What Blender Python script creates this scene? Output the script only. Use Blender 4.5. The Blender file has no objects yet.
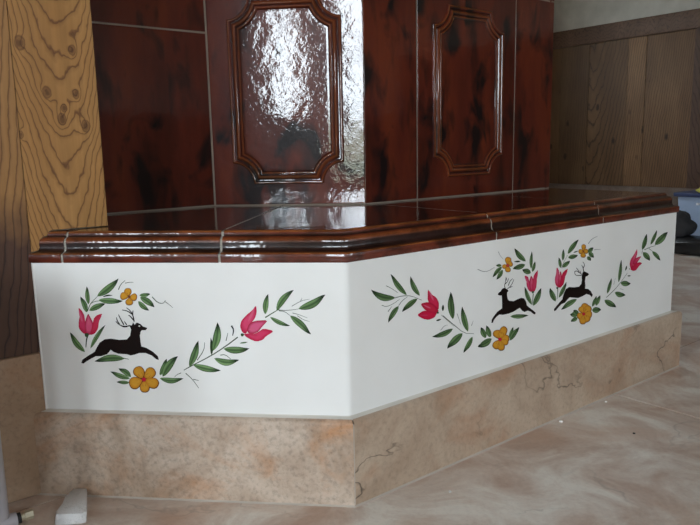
import bpy, bmesh, math, random
from math import sin, cos, pi, sqrt, tan, radians
from mathutils import Vector, Matrix
from mathutils.geometry import tessellate_polygon
random.seed(4)
sc = bpy.context.scene
col = sc.collection

# ------------------------------------------------------------------ camera
CAM = Vector((0.12638, -1.03951, 0.57629)); YAW, PITCH, ROLL, FPX = 0.11600, 0.16758, -0.02059, 683.8
fw = Vector((-sin(YAW)*cos(PITCH), cos(YAW)*cos(PITCH), -sin(PITCH)))
r0 = Vector((cos(YAW), sin(YAW), 0)); u0 = r0.cross(fw)
CR = cos(ROLL)*r0 + sin(ROLL)*u0; CU = -sin(ROLL)*r0 + cos(ROLL)*u0
cd = bpy.data.cameras.new('camera'); cam = bpy.data.objects.new('camera', cd); col.objects.link(cam)
cd.sensor_fit = 'HORIZONTAL'; cd.sensor_width = 36; cd.lens = FPX/700*36; cd.clip_start = .02
m = Matrix((CR, CU, -fw)).transposed().to_4x4(); m.translation = CAM; cam.matrix_world = m
sc.camera = cam
# ------------------------------------------------------------------ sky, exposure
sc.view_settings.view_transform = 'Standard'; sc.view_settings.look = 'None'
sc.view_settings.gamma = 1; sc.view_settings.use_curve_mapping = False
sc.view_settings.exposure = .90
SKY = 16.0
w = bpy.data.worlds.new('overcast_sky'); sc.world = w; w.use_nodes = True
nt = w.node_tree; bg = nt.nodes['Background']
tc = nt.nodes.new('ShaderNodeTexCoord'); sx = nt.nodes.new('ShaderNodeSeparateXYZ'); rp = nt.nodes.new('ShaderNodeValToRGB')
nt.links.new(tc.outputs['Generated'], sx.inputs[0]); nt.links.new(sx.outputs['Z'], rp.inputs[0]); nt.links.new(rp.outputs[0], bg.inputs[0])
rp.color_ramp.elements[0].position = 0.0; rp.color_ramp.elements[0].color = (.20, .22, .18, 1)
rp.color_ramp.elements[1].position = .06; rp.color_ramp.elements[1].color = (.81, .915, 1, 1)
bg.inputs[1].default_value = SKY
# room axes: u runs along the panelled wall (away), v towards it
S = sqrt(.5)
D = Vector((S, S, 0)); E = Vector((-S, S, 0)); N2 = Vector((S, -S, 0))
def UV(u, v, z=0): return D*u + E*v + Vector((0, 0, z))
ROOM_U0, ROOM_U1, ROOM_V0, ROOM_V1, ROOM_H = -3.2, 4.1, -3.6, 3.0, 2.45
WINDOWS = [(-2.10, -1.64, .82, 2.10), (-3.15, -2.32, .30, 2.10), (-1.10, -.60, .82, 2.10)]      # v0, v1, z0, z1 in the wall behind
ADDED_SIDE_WINDOWS = [(-1.0, -.4, .90, 2.05)]; ADDED_REAR_WINDOW = (2.0, 2.8, 1.05, 2.05)          # u0, u1, z0, z1 of side and rear windows added to balance the light
for v0, v1, z0, z1 in WINDOWS:                                        # daylight portals in the window openings
    ld = bpy.data.lights.new('window_daylight', 'AREA'); ld.shape = 'RECTANGLE'; ld.size = v1-v0; ld.size_y = z1-z0
    ld.cycles.is_portal = True
    lo = bpy.data.objects.new('window_daylight', ld); col.objects.link(lo)
    x = -E; y = Vector((0, 0, 1)); zz = x.cross(y)                    # lamp shines along -z
    if zz.dot(D) > 0: x = E; zz = x.cross(y)
    mm = Matrix((x, y, zz)).transposed().to_4x4(); mm.translation = UV(ROOM_U0-.02, (v0+v1)/2, (z0+z1)/2); lo.matrix_world = mm

for a0, a1, z0, z1 in ADDED_SIDE_WINDOWS:  # added side window: extra daylight for the right face and floor
    ld = bpy.data.lights.new('window_daylight', 'AREA'); ld.shape = 'RECTANGLE'; ld.size = a1-a0; ld.size_y = z1-z0; ld.cycles.is_portal = True
    lo = bpy.data.objects.new('window_daylight', ld); col.objects.link(lo)
    x = D; y = Vector((0, 0, 1)); zz = x.cross(y)
    if zz.dot(E) > 0: x = -D; zz = x.cross(y)
    mm = Matrix((x, y, zz)).transposed().to_4x4(); mm.translation = UV((a0+a1)/2, ROOM_V0-.02, (z0+z1)/2); lo.matrix_world = mm

a0, a1, z0, z1 = ADDED_REAR_WINDOW                                          # added window, lights the space behind the stove
ld = bpy.data.lights.new('window_daylight', 'AREA'); ld.shape = 'RECTANGLE'; ld.size = a1-a0; ld.size_y = z1-z0; ld.cycles.is_portal = True
lo = bpy.data.objects.new('window_daylight', ld); col.objects.link(lo)
x = D; y = Vector((0, 0, 1)); zz = x.cross(y)
if zz.dot(E) < 0: x = -D; zz = x.cross(y)
mm = Matrix((x, y, zz)).transposed().to_4x4(); mm.translation = UV((a0+a1)/2, ROOM_V1+.02, (z0+z1)/2); lo.matrix_world = mm

# ------------------------------------------------------------------ helpers
def ray(x, y): return CR*((x-350)/FPX) - CU*((y-262.5)/FPX) + fw
def on_plane(x, y, P, n):
    d = ray(x, y); return CAM + d*((P-CAM).dot(n)/d.dot(n))
def put(o, label=None, cat=None, group=None, kind=None):
    if label: o['label'] = label
    if cat: o['category'] = cat
    if group: o['group'] = group
    if kind: o['kind'] = kind
    return o
def link(name, me, mat, parent=None):
    o = bpy.data.objects.new(name, me); col.objects.link(o)
    if mat is not None:
        for mm in (mat if isinstance(mat, (list, tuple)) else [mat]): me.materials.append(mm)
    if parent: o.parent = parent
    return o
def empty(name, loc=(0, 0, 0)):
    o = bpy.data.objects.new(name, None); col.objects.link(o); o.empty_display_size = .1
    return o
def mesh(name, V, F, mat, parent=None, smooth=False, ang=35, cols=None):
    me = bpy.data.meshes.new(name); me.from_pydata([tuple(v) for v in V], [], F)
    bm = bmesh.new(); bm.from_mesh(me); bmesh.ops.recalc_face_normals(bm, faces=bm.faces); bm.to_mesh(me); bm.free()
    if cols:
        a = me.color_attributes.new('paint', 'FLOAT_COLOR', 'POINT')
        for i, c in enumerate(cols): a.data[i].color = (c[0], c[1], c[2], 1)
    if smooth:
        me.polygons.foreach_set('use_smooth', [True]*len(me.polygons)); me.set_sharp_from_angle(angle=radians(ang))
    me.update()
    return link(name, me, mat, parent)
def prism_vf(poly, z0, z1):
    n = len(poly); V = [Vector((p[0], p[1], z0)) for p in poly]+[Vector((p[0], p[1], z1)) for p in poly]
    F = [list(range(n))[::-1], list(range(n, 2*n))]+[[i, (i+1) % n, n+(i+1) % n, n+i] for i in range(n)]
    return V, F
def prism(name, poly, z0, z1, mat, parent=None, bevel=0):
    o = mesh(name, *prism_vf(poly, z0, z1), mat, parent)
    if bevel: bev(o, bevel)
    return o
def bev(o, wd, seg=2):
    bm = bmesh.new(); bm.from_mesh(o.data)
    bmesh.ops.bevel(bm, geom=[e for e in bm.edges if len(e.link_faces) == 2 and e.calc_face_angle(0) > .3], offset=wd, segments=seg, profile=.5, affect='EDGES', clamp_overlap=True)
    for f in bm.faces: f.smooth = True
    bm.to_mesh(o.data); bm.free(); o.data.set_sharp_from_angle(angle=radians(50))
def uvbox(name, ua, ub, va, vb, z0, z1, mat, parent=None, bevel=0):
    return prism(name, [UV(ua, va), UV(ub, va), UV(ub, vb), UV(ua, vb)], z0, z1, mat, parent, bevel)
def loft(stations, closed_ends=True):
    n = len(stations[0]); V = [p for s in stations for p in s]; F = []
    for k in range(len(stations)-1):
        for i in range(n): F.append([k*n+i, k*n+(i+1) % n, (k+1)*n+(i+1) % n, (k+1)*n+i])
    if closed_ends: F += [list(range(n)), list(range((len(stations)-1)*n, len(stations)*n))[::-1]]
    return V, F
def tube(pts, rad, seg=10):
    pts = [Vector(p) for p in pts]; st = []
    for i, p in enumerate(pts):
        t = ((pts[min(i+1, len(pts)-1)]-pts[max(i-1, 0)])).normalized()
        a = t.cross(Vector((0, 0, 1)) if abs(t.z) < .9 else Vector((1, 0, 0))).normalized(); b = t.cross(a)
        r = rad[i] if isinstance(rad, (list, tuple)) else rad
        st.append([p+(a*cos(2*pi*k/seg)+b*sin(2*pi*k/seg))*r for k in range(seg)])
    return loft(st)

# ------------------------------------------------------------------ materials
class G:
    """small node graph writer"""
    def __init__(s, name):
        s.m = bpy.data.materials.new(name); s.m.use_nodes = True; s.t = s.m.node_tree
        s.b = s.t.nodes['Principled BSDF']; s.co = s.n('ShaderNodeTexCoord').outputs['Object']
    def n(s, t, **k):
        x = s.t.nodes.new(t)
        for a, b in k.items(): setattr(x, a, b)
        return x
    def l(s, a, b): s.t.links.new(a, b)
    def val(s, sock, v):
        if hasattr(v, 'is_output') or isinstance(v, bpy.types.NodeSocket): s.l(v, sock)
        else: sock.default_value = v
    def math(s, op, a, b=0.0, c=0.0, clamp=False):
        x = s.n('ShaderNodeMath', operation=op, use_clamp=clamp)
        s.val(x.inputs[0], a); s.val(x.inputs[1], b); s.val(x.inputs[2], c); return x.outputs[0]
    def mapping(s, scale=(1, 1, 1), rot=(0, 0, 0), loc=(0, 0, 0), co=None):
        x = s.n('ShaderNodeMapping'); s.l(co or s.co, x.inputs[0])
        x.inputs['Scale'].default_value = scale; x.inputs['Rotation'].default_value = rot; x.inputs['Location'].default_value = loc
        return x.outputs[0]
    def noise(s, co, scale, detail=4, rough=.55, dist=0, out=0):
        x = s.n('ShaderNodeTexNoise'); s.l(co, x.inputs['Vector']); x.inputs['Scale'].default_value = scale
        x.inputs['Detail'].default_value = detail; x.inputs['Roughness'].default_value = rough; x.inputs['Distortion'].default_value = dist
        return x.outputs[out]
    def ramp(s, f, stops, interp='LINEAR'):
        x = s.n('ShaderNodeValToRGB'); s.l(f, x.inputs[0]); r = x.color_ramp; r.interpolation = interp
        while len(r.elements) < len(stops): r.elements.new(.5)
        for e, (p, c) in zip(r.elements, stops):
            e.position = p; e.color = (c, c, c, 1) if isinstance(c, (int, float)) else (*c, 1)
        return x.outputs[0]
    def mix(s, f, a, b, mode='MIX'):
        x = s.n('ShaderNodeMix', data_type='RGBA', blend_type=mode)
        s.val(x.inputs[0], f)
        for sock, v in ((x.inputs[6], a), (x.inputs[7], b)):
            if isinstance(v, tuple): sock.default_value = (*v, 1)
            else: s.l(v, sock)
        return x.outputs[2]
    def bump(s, h, strength, dist=.01, nrm=None):
        x = s.n('ShaderNodeBump'); s.l(h, x.inputs['Height']); x.inputs['Strength'].default_value = strength; x.inputs['Distance'].default_value = dist
        if nrm: s.l(nrm, x.inputs['Normal'])
        return x.outputs[0]
    def out(s, base, rough=.5, nrm=None, spec=.5, coat=0, coat_rough=.03, coat_n=None, metal=0):
        b = s.b
        if isinstance(base, tuple): b.inputs['Base Color'].default_value = (*base, 1)
        else: s.l(base, b.inputs['Base Color'])
        s.val(b.inputs['Roughness'], rough); b.inputs['Specular IOR Level'].default_value = spec
        b.inputs['Coat Weight'].default_value = coat; b.inputs['Coat Roughness'].default_value = coat_rough; b.inputs['Metallic'].default_value = metal
        if nrm: s.l(nrm, b.inputs['Normal'])
        if coat_n: s.l(coat_n, b.inputs['Coat Normal'])
        return s.m
def plain(name, c, rough=.5, metal=0, spec=.5, bumpy=0, bs=60):
    g = G(name); n = None
    if bumpy: n = g.bump(g.noise(g.co, bs), bumpy, .004)
    k = g.noise(g.co, 9, 3)
    cc = g.mix(g.ramp(k, [(.3, 0), (.7, 1)]), tuple(x*.88 for x in c), tuple(min(1, x*1.08) for x in c))
    return g.out(cc, rough, n, spec, metal=metal)
ROTU = (0, 0, -pi/4)      # object coords -> x along u, y along v

def glaze(name, ripple, seed):
    g = G(name)
    base = g.ramp(g.noise(g.mapping((1, 1, .3), loc=(seed*2, 1, 0)), 10, 4, .6), [(.30, (.050, .010, .006)), (.5, (.092, .016, .009)), (.72, (.145, .027, .010))])
    blot = g.ramp(g.noise(g.mapping((1, 1, .55), loc=(seed, seed*.7, seed*.3)), 13, 3, .5, .5), [(.535, 0), (.64, 1)])
    blot2 = g.ramp(g.noise(g.mapping((1, 1, .3), loc=(9, seed, 2)), 26, 3, .5), [(.58, 0), (.74, .8)])
    c = g.mix(blot, base, (.010, .0055, .006)); c = g.mix(blot2, c, (.016, .006, .005))
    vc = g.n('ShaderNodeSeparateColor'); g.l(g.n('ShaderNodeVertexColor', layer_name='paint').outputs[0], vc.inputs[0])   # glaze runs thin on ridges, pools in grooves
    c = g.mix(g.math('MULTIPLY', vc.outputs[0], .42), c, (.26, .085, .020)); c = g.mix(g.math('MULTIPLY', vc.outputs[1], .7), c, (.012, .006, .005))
    h = g.noise(g.co, 24, 1.5, .5, .5); h2 = g.noise(g.co, 110, 2, .5, .8)
    hh = g.math('ADD', h, g.math('MULTIPLY', h2, .30))
    nr = g.bump(hh, ripple, .012)
    return g.out(c, .30, nr, .15, coat=1.0, coat_rough=.02, coat_n=nr)
M = {}
M['glaze_panel'] = glaze('glossy_brown_glaze_rippled', .05, 3.1)
M['glaze'] = glaze('glossy_brown_glaze', .03, 7.7)
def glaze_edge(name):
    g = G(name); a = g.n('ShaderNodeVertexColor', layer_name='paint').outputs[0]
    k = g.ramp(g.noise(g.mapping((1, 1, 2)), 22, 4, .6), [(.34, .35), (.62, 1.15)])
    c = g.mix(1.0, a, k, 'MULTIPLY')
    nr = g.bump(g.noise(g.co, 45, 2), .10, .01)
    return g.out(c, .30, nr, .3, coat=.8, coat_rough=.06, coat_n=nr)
M['trim'] = glaze_edge('amber_brown_nosing_glaze')
g = G('glossy_seat_glaze'); c = g.ramp(g.noise(g.co, 7, 4), [(.35, (.028, .008, .005)), (.65, (.085, .020, .009))])
nr = g.bump(g.noise(g.co, 30, 2, .5, .4), .05, .01); M['seat'] = g.out(c, .14, nr, .55, coat=.6, coat_rough=.03, coat_n=nr)
M['grout'] = plain('pale_grey_grout', (.36, .33, .28), .9, bumpy=.3, bs=200)
M['grout_dark'] = plain('grey_brown_grout', (.25, .20, .155), .9, bumpy=.3, bs=200)
g = G('white_lime_plaster'); c = g.ramp(g.noise(g.co, 5, 3), [(.3, (.80, .79, .755)), (.7, (.86, .855, .83))])
M['plaster'] = g.out(c, .7, g.bump(g.noise(g.co, 18, 5), .10, .01), .3)
M['plaster_room'] = plain('white_wall_plaster', (.62, .60, .55), .85, bumpy=.15, bs=40)
M['ceiling'] = plain('brown_wooden_ceiling', (.20, .12, .065), .6)
M['wainscot'] = plain('brown_wainscot_wood', (.17, .095, .05), .55)
def stone(name, a, b, rust, rust_amt, vein, bumpk, rough, seed, fine=.5):
    g = G(name); co = g.mapping(loc=(seed, seed, 0))
    n1 = g.noise(co, 6, 6, .62, .8); c = g.ramp(n1, [(.37, a), (.51, tuple((x+y)/2 for x, y in zip(a, b))), (.63, b)])
    r = g.ramp(g.noise(g.mapping((1, 1, 1.3), loc=(seed+3, 2, 1)), 5.5, 5, .6, .5), [(.50, 0), (.68, rust_amt)])
    c = g.mix(r, c, rust)
    f = g.noise(co, 120, 5, .7); c = g.mix(fine, c, g.ramp(f, [(.3, .45), (.5, 1.0), (.7, 1.15)]), 'MULTIPLY')
    # thin irregular cracks: zero crossings of a warped noise
    v = g.math('ABSOLUTE', g.math('SUBTRACT', g.noise(g.mapping((1, 1, 1.6), loc=(seed*1.7, 4, 0)), 3.0, 5, .55, .4), .5))
    k = g.ramp(g.noise(co, 4, 2), [(.48, 0), (.62, 1)])
    vm = g.math('MULTIPLY', g.ramp(v, [(.0, 1), (.007, 0)]), g.math('MULTIPLY', k, vein))
    c = g.mix(vm, c, (.07, .05, .035))
    h = g.math('SUBTRACT', g.math('ADD', g.math('MULTIPLY', f, .5), n1), g.math('MULTIPLY', vm, .8))
    return g.out(c, rough, g.bump(h, bumpk, .006), .4)
M['plinth_a'] = stone('beige_pitted_stone', (.36, .25, .17), (.58, .47, .375), (.46, .21, .08), .9, .45, .35, .5, 1.3, .6)
M['plinth_b'] = stone('tan_veined_stone', (.40, .285, .20), (.54, .42, .315), (.42, .22, .12), .6, .95, .18, .42, 5.2, .35)
M['skirt'] = stone('brown_beige_skirting_stone', (.33, .215, .135), (.45, .32, .22), (.34, .165, .08), .6, .8, .2, .45, 8.8, .4)
M['skirt_far'] = stone('dull_brown_skirting_stone', (.15, .11, .085), (.22, .17, .14), (.16, .09, .06), .5, .5, .2, .5, 3.8, .4)
M['floor'] = stone('pinkish_beige_floor_stone', (.54, .385, .30), (.84, .79, .71), (.60, .40, .29), .6, .25, .06, .30, 12.1, .18)

def wood(name, lo, hi, line, uc, zc, curv, freq, seed, dark_below=None, knots=.8, ax='u', warp=.24, ex=1.6, spots=()):
    """flame-grained plank: contour lines of (z - curv*x^2) warped by noise"""
    g = G(name); rot = ROTU
    co = g.mapping(rot=rot); sp = g.n('ShaderNodeSeparateXYZ'); g.l(co, sp.inputs[0])
    x = g.math('SUBTRACT', sp.outputs[0 if ax == 'u' else 1], uc); z = g.math('SUBTRACT', sp.outputs[2], zc)
    w1 = g.math('MULTIPLY', g.math('SUBTRACT', g.noise(g.mapping((1, 1, .5), loc=(seed, 0, seed)), 13, 4, .55), .5), warp)
    w2 = g.math('MULTIPLY', g.math('SUBTRACT', g.noise(g.mapping(loc=(seed, 3, 0)), 60, 2), .5), .012)
    f = g.math('SUBTRACT', z, g.math('MULTIPLY', g.math('POWER', g.math('ABSOLUTE', x), ex), curv))
    f = g.math('ADD', f, g.math('ADD', w1, w2))
    core = None
    for ku, kz, kr in spots:                       # knots: the grain lines flow round them
        ddx = g.math('SUBTRACT', sp.outputs[0 if ax == 'u' else 1], ku); ddz = g.math('MULTIPLY', g.math('SUBTRACT', sp.outputs[2], kz), .7)
        q = g.math('DIVIDE', g.math('ADD', g.math('MULTIPLY', ddx, ddx), g.math('MULTIPLY', ddz, ddz)), kr*kr)
        q = g.math('ADD', q, g.math('MULTIPLY', g.math('SUBTRACT', g.noise(g.co, 90, 2), .5), .5))
        e = g.math('EXPONENT', g.math('MULTIPLY', q, -1.0))
        f = g.math('ADD', f, g.math('MULTIPLY', e, .055))
        c1 = g.ramp(g.math('MULTIPLY', q, .5), [(.02, 1), (.10, .55), (.16, .9), (.24, 0)])
        core = c1 if core is None else g.math('MAXIMUM', core, c1)
    fr = g.math('FRACT', g.math('MULTIPLY', f, freq))
    ln = g.ramp(fr, [(0, 1), (.07, .7), (.15, .10), (.70, 0), (.93, .3), (1, 1)])
    fine = g.noise(g.mapping((1, 1, .04), rot=rot, loc=(seed, seed, 0)), 120, 3)
    c = g.ramp(g.noise(g.mapping((1, 1, .3), loc=(seed, 1, 2)), 6, 3), [(.35, lo), (.65, hi)])
    c = g.mix(.35, c, g.ramp(fine, [(.3, .6), (.7, 1.15)]), 'MULTIPLY')
    c = g.mix(g.math('MULTIPLY', ln, .85), c, line)
    vo = g.n('ShaderNodeTexVoronoi'); g.l(g.mapping((1, 1, .55), loc=(seed*.37, seed*.21, seed*.5)), vo.inputs['Vector']); vo.inputs['Scale'].default_value = 9
    kn = g.math('MULTIPLY', g.ramp(g.math('ADD', vo.outputs[0], g.math('MULTIPLY', g.noise(g.co, 50, 3), .12)), [(.13, 1), (.22, 0)]), knots)
    c = g.mix(kn, c, tuple(k*.8 for k in line))
    if core is not None: c = g.mix(g.math('MULTIPLY', core, .75), c, tuple(k*.75 for k in line))
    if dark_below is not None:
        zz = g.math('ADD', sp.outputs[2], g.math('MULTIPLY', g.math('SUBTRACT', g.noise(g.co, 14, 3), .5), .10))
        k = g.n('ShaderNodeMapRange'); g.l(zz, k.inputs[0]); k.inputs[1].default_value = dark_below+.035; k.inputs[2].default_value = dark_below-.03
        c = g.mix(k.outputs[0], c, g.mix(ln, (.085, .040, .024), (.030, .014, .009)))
    return g.out(c, .55, g.bump(g.math('SUBTRACT', fine, ln), .10, .004), .35)
SPOTS = []
for px, py, kr in ((20, 43, .013), (47, 92, .011), (62, 119, .011), (76, 94, .009), (86, 126, .012), (72, 50, .010), (21, 135, .007), (64, 108, .008)):
    q = on_plane(px, py, Vector((-.5211, 0, 0)), N2); SPOTS.append((q.dot(D), q.z, kr))
M['wood_left'] = wood('tan_flame_grained_larch', (.36, .172, .050), (.49, .255, .085), (.105, .038, .014), -.296, .50, 26, 27, 2.3, warp=.15, ex=1.8, spots=SPOTS)
M['wood_left2'] = wood('tan_larch_with_dark_heartwood', (.32, .155, .050), (.43, .225, .080), (.11, .042, .016), -.46, .2, 24, 11, 5.9, dark_below=.47)  # plank turns dark red-brown towards its bottom
def oldwood(i, br):
    return wood('weathered_brown_plank', (.150*br, .078*br, .034*br), (.235*br, .130*br, .060*br), (.035, .016, .008), 2.7-.2*i*1.3, .4, 5+2*i, 7, 1.7*i+.4, knots=.9, ax='v')
M['rail'] = wood('dark_brown_rail_wood', (.13, .070, .042), (.19, .105, .065), (.05, .026, .016), 2, 3, .3, 30, 4.4, knots=.3, ax='v')
M['dark_post'] = wood('dark_post_wood', (.08, .042, .027), (.12, .065, .042), (.04, .02, .012), 1.2, .3, 6, 9, 6.6, knots=.2, ax='v')
g = G('hand_painted_colour'); M['paint'] = g.out(g.n('ShaderNodeVertexColor', layer_name='paint').outputs[0], .6, None, .12)

# ------------------------------------------------------------------ setting: floor of stone tiles
HB, TP, HP, L1, L2, E2 = .400, .0184, .1458, .5211, 1.0527, .0183
floor = prism('floor', [UV(ROOM_U0-.2, ROOM_V0-.2), UV(ROOM_U1+.2, ROOM_V0-.2), UV(ROOM_U1+.2, ROOM_V1+.2), UV(ROOM_U0-.2, ROOM_V1+.2)], -.06, -.0012, M['grout_dark'])
put(floor, 'pinkish beige stone tiles with narrow joints around the stove bench', 'floor', kind='structure')
TU, TV = 1.3, .75
for i in range(-4, 4):
    for j in range(-6, 6):
        a = .765+TU*i; b = (.33 if i < 0 else .057)+TV*j
        a0, a1, b0, b1 = max(a+.0015, ROOM_U0), min(a+TU-.0015, ROOM_U1), max(b+.0015, ROOM_V0), min(b+TV-.0015, ROOM_V1)
        if a1-a0 > .02 and b1-b0 > .02: uvbox('floor_tile', a0, a1, b0, b1, -.02, 0, M['floor'], floor)
# walls
def room_wall(name, label, *a, holes=()):
    return put(uvbox(name, *a, M['plaster_room']), label, 'wall', kind='structure')
T = .3
wr = empty('wall_right'); put(wr, 'white plaster wall with brown wainscot across from the panelled wall', 'wall', kind='structure')
pa = ROOM_U0-T
for a0, a1, z0, z1 in ADDED_SIDE_WINDOWS:
    uvbox('wall_section', pa, a0, ROOM_V0-T, ROOM_V0, 0, ROOM_H, M['plaster_room'], wr); pa = a1
    uvbox('wall_section', a0, a1, ROOM_V0-T, ROOM_V0, 0, z0, M['plaster_room'], wr); uvbox('wall_section', a0, a1, ROOM_V0-T, ROOM_V0, z1, ROOM_H, M['plaster_room'], wr)
uvbox('wall_section', pa, ROOM_U1+T, ROOM_V0-T, ROOM_V0, 0, ROOM_H, M['plaster_room'], wr)
wq = empty('wall_behind'); put(wq, 'white plaster wall with a wide window behind the tiled stove', 'wall', kind='structure')
ra, rb, rz0, rz1 = ADDED_REAR_WINDOW
for a0, a1, z0, z1 in ((-.245, ra, 0, ROOM_H), (rb, ROOM_U1+T, 0, ROOM_H), (ra, rb, 0, rz0), (ra, rb, rz1, ROOM_H)):
    uvbox('wall_section', a0, a1, ROOM_V1, ROOM_V1+T, z0, z1, M['plaster_room'], wq)
put(uvbox('ceiling', ROOM_U0-T, ROOM_U1+T, ROOM_V0-T, ROOM_V1+T, ROOM_H, ROOM_H+.1, M['ceiling']), 'brown wooden ceiling over the whole room', 'ceiling', kind='structure')
a = ROOM_U0
while a < ROOM_U1-.02:
    b = min(a+.24, ROOM_U1); uvbox('wall_plank', a+.002, b-.002, ROOM_V0, ROOM_V0+.02, .02, .88, M['wainscot'], wr); a = b
# wall with the windows
wf = empty('wall_front'); put(wf, 'brown wooden wall with three windows facing the stove', 'wall', kind='structure')
cuts = sorted(WINDOWS); a = ROOM_V0
for v0, v1, z0, z1 in cuts:
    uvbox('wall_section', ROOM_U0-T, ROOM_U0, a, v0, 0, ROOM_H, M['wainscot'], wf)
    uvbox('wall_section', ROOM_U0-T, ROOM_U0, v0, v1, 0, z0, M['wainscot'], wf)
    uvbox('wall_section', ROOM_U0-T, ROOM_U0, v0, v1, z1, ROOM_H, M['wainscot'], wf); a = v1
uvbox('wall_section', ROOM_U0-T, ROOM_U0, a, .3685, 0, ROOM_H, M['wainscot'], wf)
M['window_wood'] = plain('brown_window_wood', (.16, .085, .04), .45)
g = G('window_glass'); tr = g.n('ShaderNodeBsdfTransparent'); gl = g.n('ShaderNodeBsdfGlossy'); gl.inputs['Roughness'].default_value = .02; mx = g.n('ShaderNodeMixShader'); mx.inputs[0].default_value = .06
g.l(tr.outputs[0], mx.inputs[1]); g.l(gl.outputs[0], mx.inputs[2]); g.l(mx.outputs[0], g.t.nodes['Material Output'].inputs[0]); M['glass'] = g.m
for k, (v0, v1, z0, z1) in enumerate(WINDOWS):
    we = empty('window_%d' % (k+1)); put(we, ['brown wooden casement window between the other two windows', 'tall brown wooden window reaching near the floor', 'brown wooden casement window nearest the panelled wall'][k], 'window', kind='structure')
    f = .05; ua, ub = ROOM_U0-.14, ROOM_U0-.08; vm = (v0+v1)/2
    for a_, b_, c_, d_ in ((v0, v0+f, z0, z1), (v1-f, v1, z0, z1), (v0+f, v1-f, z0, z0+f), (v0+f, v1-f, z1-f, z1)):
        uvbox('window_frame', ua, ub, a_, b_, c_, d_, M['window_wood'], we)
    zb = z0+f+(z1-z0-2*f)*.62
    uvbox('glazing_bar', ua+.01, ub-.01, v0+f, v1-f, zb-.012, zb+.012, M['window_wood'], we)
    for c_, d_ in ((z0+f, zb-.012), (zb+.012, z1-f)):
        uvbox('pane', ua+.027, ua+.031, v0+f, v1-f, c_, d_, M['glass'], we)
for k, ((a0, a1, z0, z1), vo) in enumerate(((ADDED_SIDE_WINDOWS[0], ROOM_V0-.14), (ADDED_REAR_WINDOW, ROOM_V1+.08))):  # both windows are added as extra light sources
    we = empty('window_%d' % (k+4)); put(we, ['narrow brown wooden window in the wall across from the panelled wall', 'wide brown wooden window in the wall behind the stove'][k], 'window', kind='structure')
    va, vb = vo, vo+.06; f = .05; am = (a0+a1)/2
    for p0, p1, q0, q1 in ((a0, a0+f, z0, z1), (a1-f, a1, z0, z1), (a0+f, a1-f, z0, z0+f), (a0+f, a1-f, z1-f, z1)): uvbox('window_frame', p0, p1, va, vb, q0, q1, M['window_wood'], we)
    uvbox('glazing_bar', am-.02, am+.02, va+.005, vb-.005, z0+f, z1-f, M['window_wood'], we)
    for p0, p1 in ((a0+f, am-.02), (am+.02, a1-f)): uvbox('pane', p0, p1, va+.027, va+.031, z0+f, z1-f, M['glass'], we)
# panelled wall on the left: core, planks, stone skirting
wl = uvbox('wall_left', ROOM_U0-T, -.246, .392, ROOM_V1+T, 0, ROOM_H, M['plaster_room'])
put(wl, 'tan flame grained wooden wall planks over stone skirting beside the bench', 'wall', kind='structure')
SK = .247; ZT = .448
PROF = [(.000, .399), (.0016, .3995), (.0022, .4010), (.0022, .4122), (.0012, .4142), (-.0010, .4150), (-.0062, .4160), (-.0092, .4180), (-.0108, .4235),
        (-.0104, .4290), (-.0108, .4325), (-.0126, .4362), (-.0158, .4388), (-.0195, .4392), (-.0205, .4402), (-.0208, .4440), (-.0222, .4468), (-.0262, .4480)]
pl = [( -.3655, .4010)]
poly = [(-.3660, SK), (-.3660, 2.3), (-.2385, 2.3), (-.2385, ZT+.0015)]
sc_pts = [(-.3685-o*1.414+.0015, z+.002) for o, z in PROF if z > .4155][::-1]      # scribed round the nosing
poly = [(-.3662, .4165), (-.3662, 2.3), (-.2385, 2.3)] + [(-.2385, ZT+.0015)] + [q for q in sc_pts if q[0] > -.3655]
def uz_plank(name, poly, va, vb, mat, parent):
    n = len(poly); V = [UV(a, va, z) for a, z in poly]+[UV(a, vb, z) for a, z in poly]
    F = [list(range(n)), list(range(n, 2*n))[::-1]]+[[i, (i+1) % n, n+(i+1) % n, n+i] for i in range(n)]
    return mesh(name, V, F, mat, parent)
uz_plank('wall_plank', poly, .3685, .391, M['wood_left'], wl)
a = -.3672
for i in range(12):
    b = max(a-(.19 if i % 2 else .16), ROOM_U0)
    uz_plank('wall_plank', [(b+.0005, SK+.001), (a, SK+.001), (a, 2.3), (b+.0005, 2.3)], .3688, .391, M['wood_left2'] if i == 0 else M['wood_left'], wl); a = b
    if b <= ROOM_U0: break
bl = empty('baseboard_left'); put(bl, 'brown beige stone skirting slab below the wooden planks', 'skirting', kind='structure')
a = -.369
while a > ROOM_U0+.05:
    b = max(a-.8, ROOM_U0); o = uvbox('skirting_slab', b+.001, a, .3640, .391, .001, SK, M['skirt'], bl, .002); a = b
# far wall: planks, rail, skirting, plaster above
wb = uvbox('wall_back', ROOM_U1+.02, ROOM_U1+T, ROOM_V0-T, ROOM_V1+T, 0, ROOM_H, M['plaster_room'])
put(wb, 'far wall of dark knotty planks with rail and white plaster above', 'wall', kind='structure')
edges = [1.423, 1.764, 1.902, 2.214, 2.46, 2.72, 3.0]; br = [1.0, 1.22, .92, .80, .95, .85]
for i in range(6): uvbox('wall_plank', ROOM_U1-.002*(i % 2), ROOM_U1+.02, edges[i]+.0015, edges[i+1]-.0015, .25, 1.30, oldwood(i, br[i]), wb)
uvbox('corner_board', ROOM_U1-.02, ROOM_U1+.02, 1.18, 1.422, .25, 1.30, M['dark_post'], wb)
a = 1.18; i = 0; pm = [oldwood(i+7, .6) for i in range(3)]
while a > ROOM_V0+.01:
    b = max(a-.26, ROOM_V0); uvbox('wall_plank', ROOM_U1, ROOM_U1+.02, b+.0015, a-.0015, .25, 1.30, pm[i % 3], wb); a = b; i += 1
uvbox('wall_rail', ROOM_U1-.015, ROOM_U1+.02, ROOM_V0, ROOM_V1, 1.302, 1.425, M['rail'], wb, .003)
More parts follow.
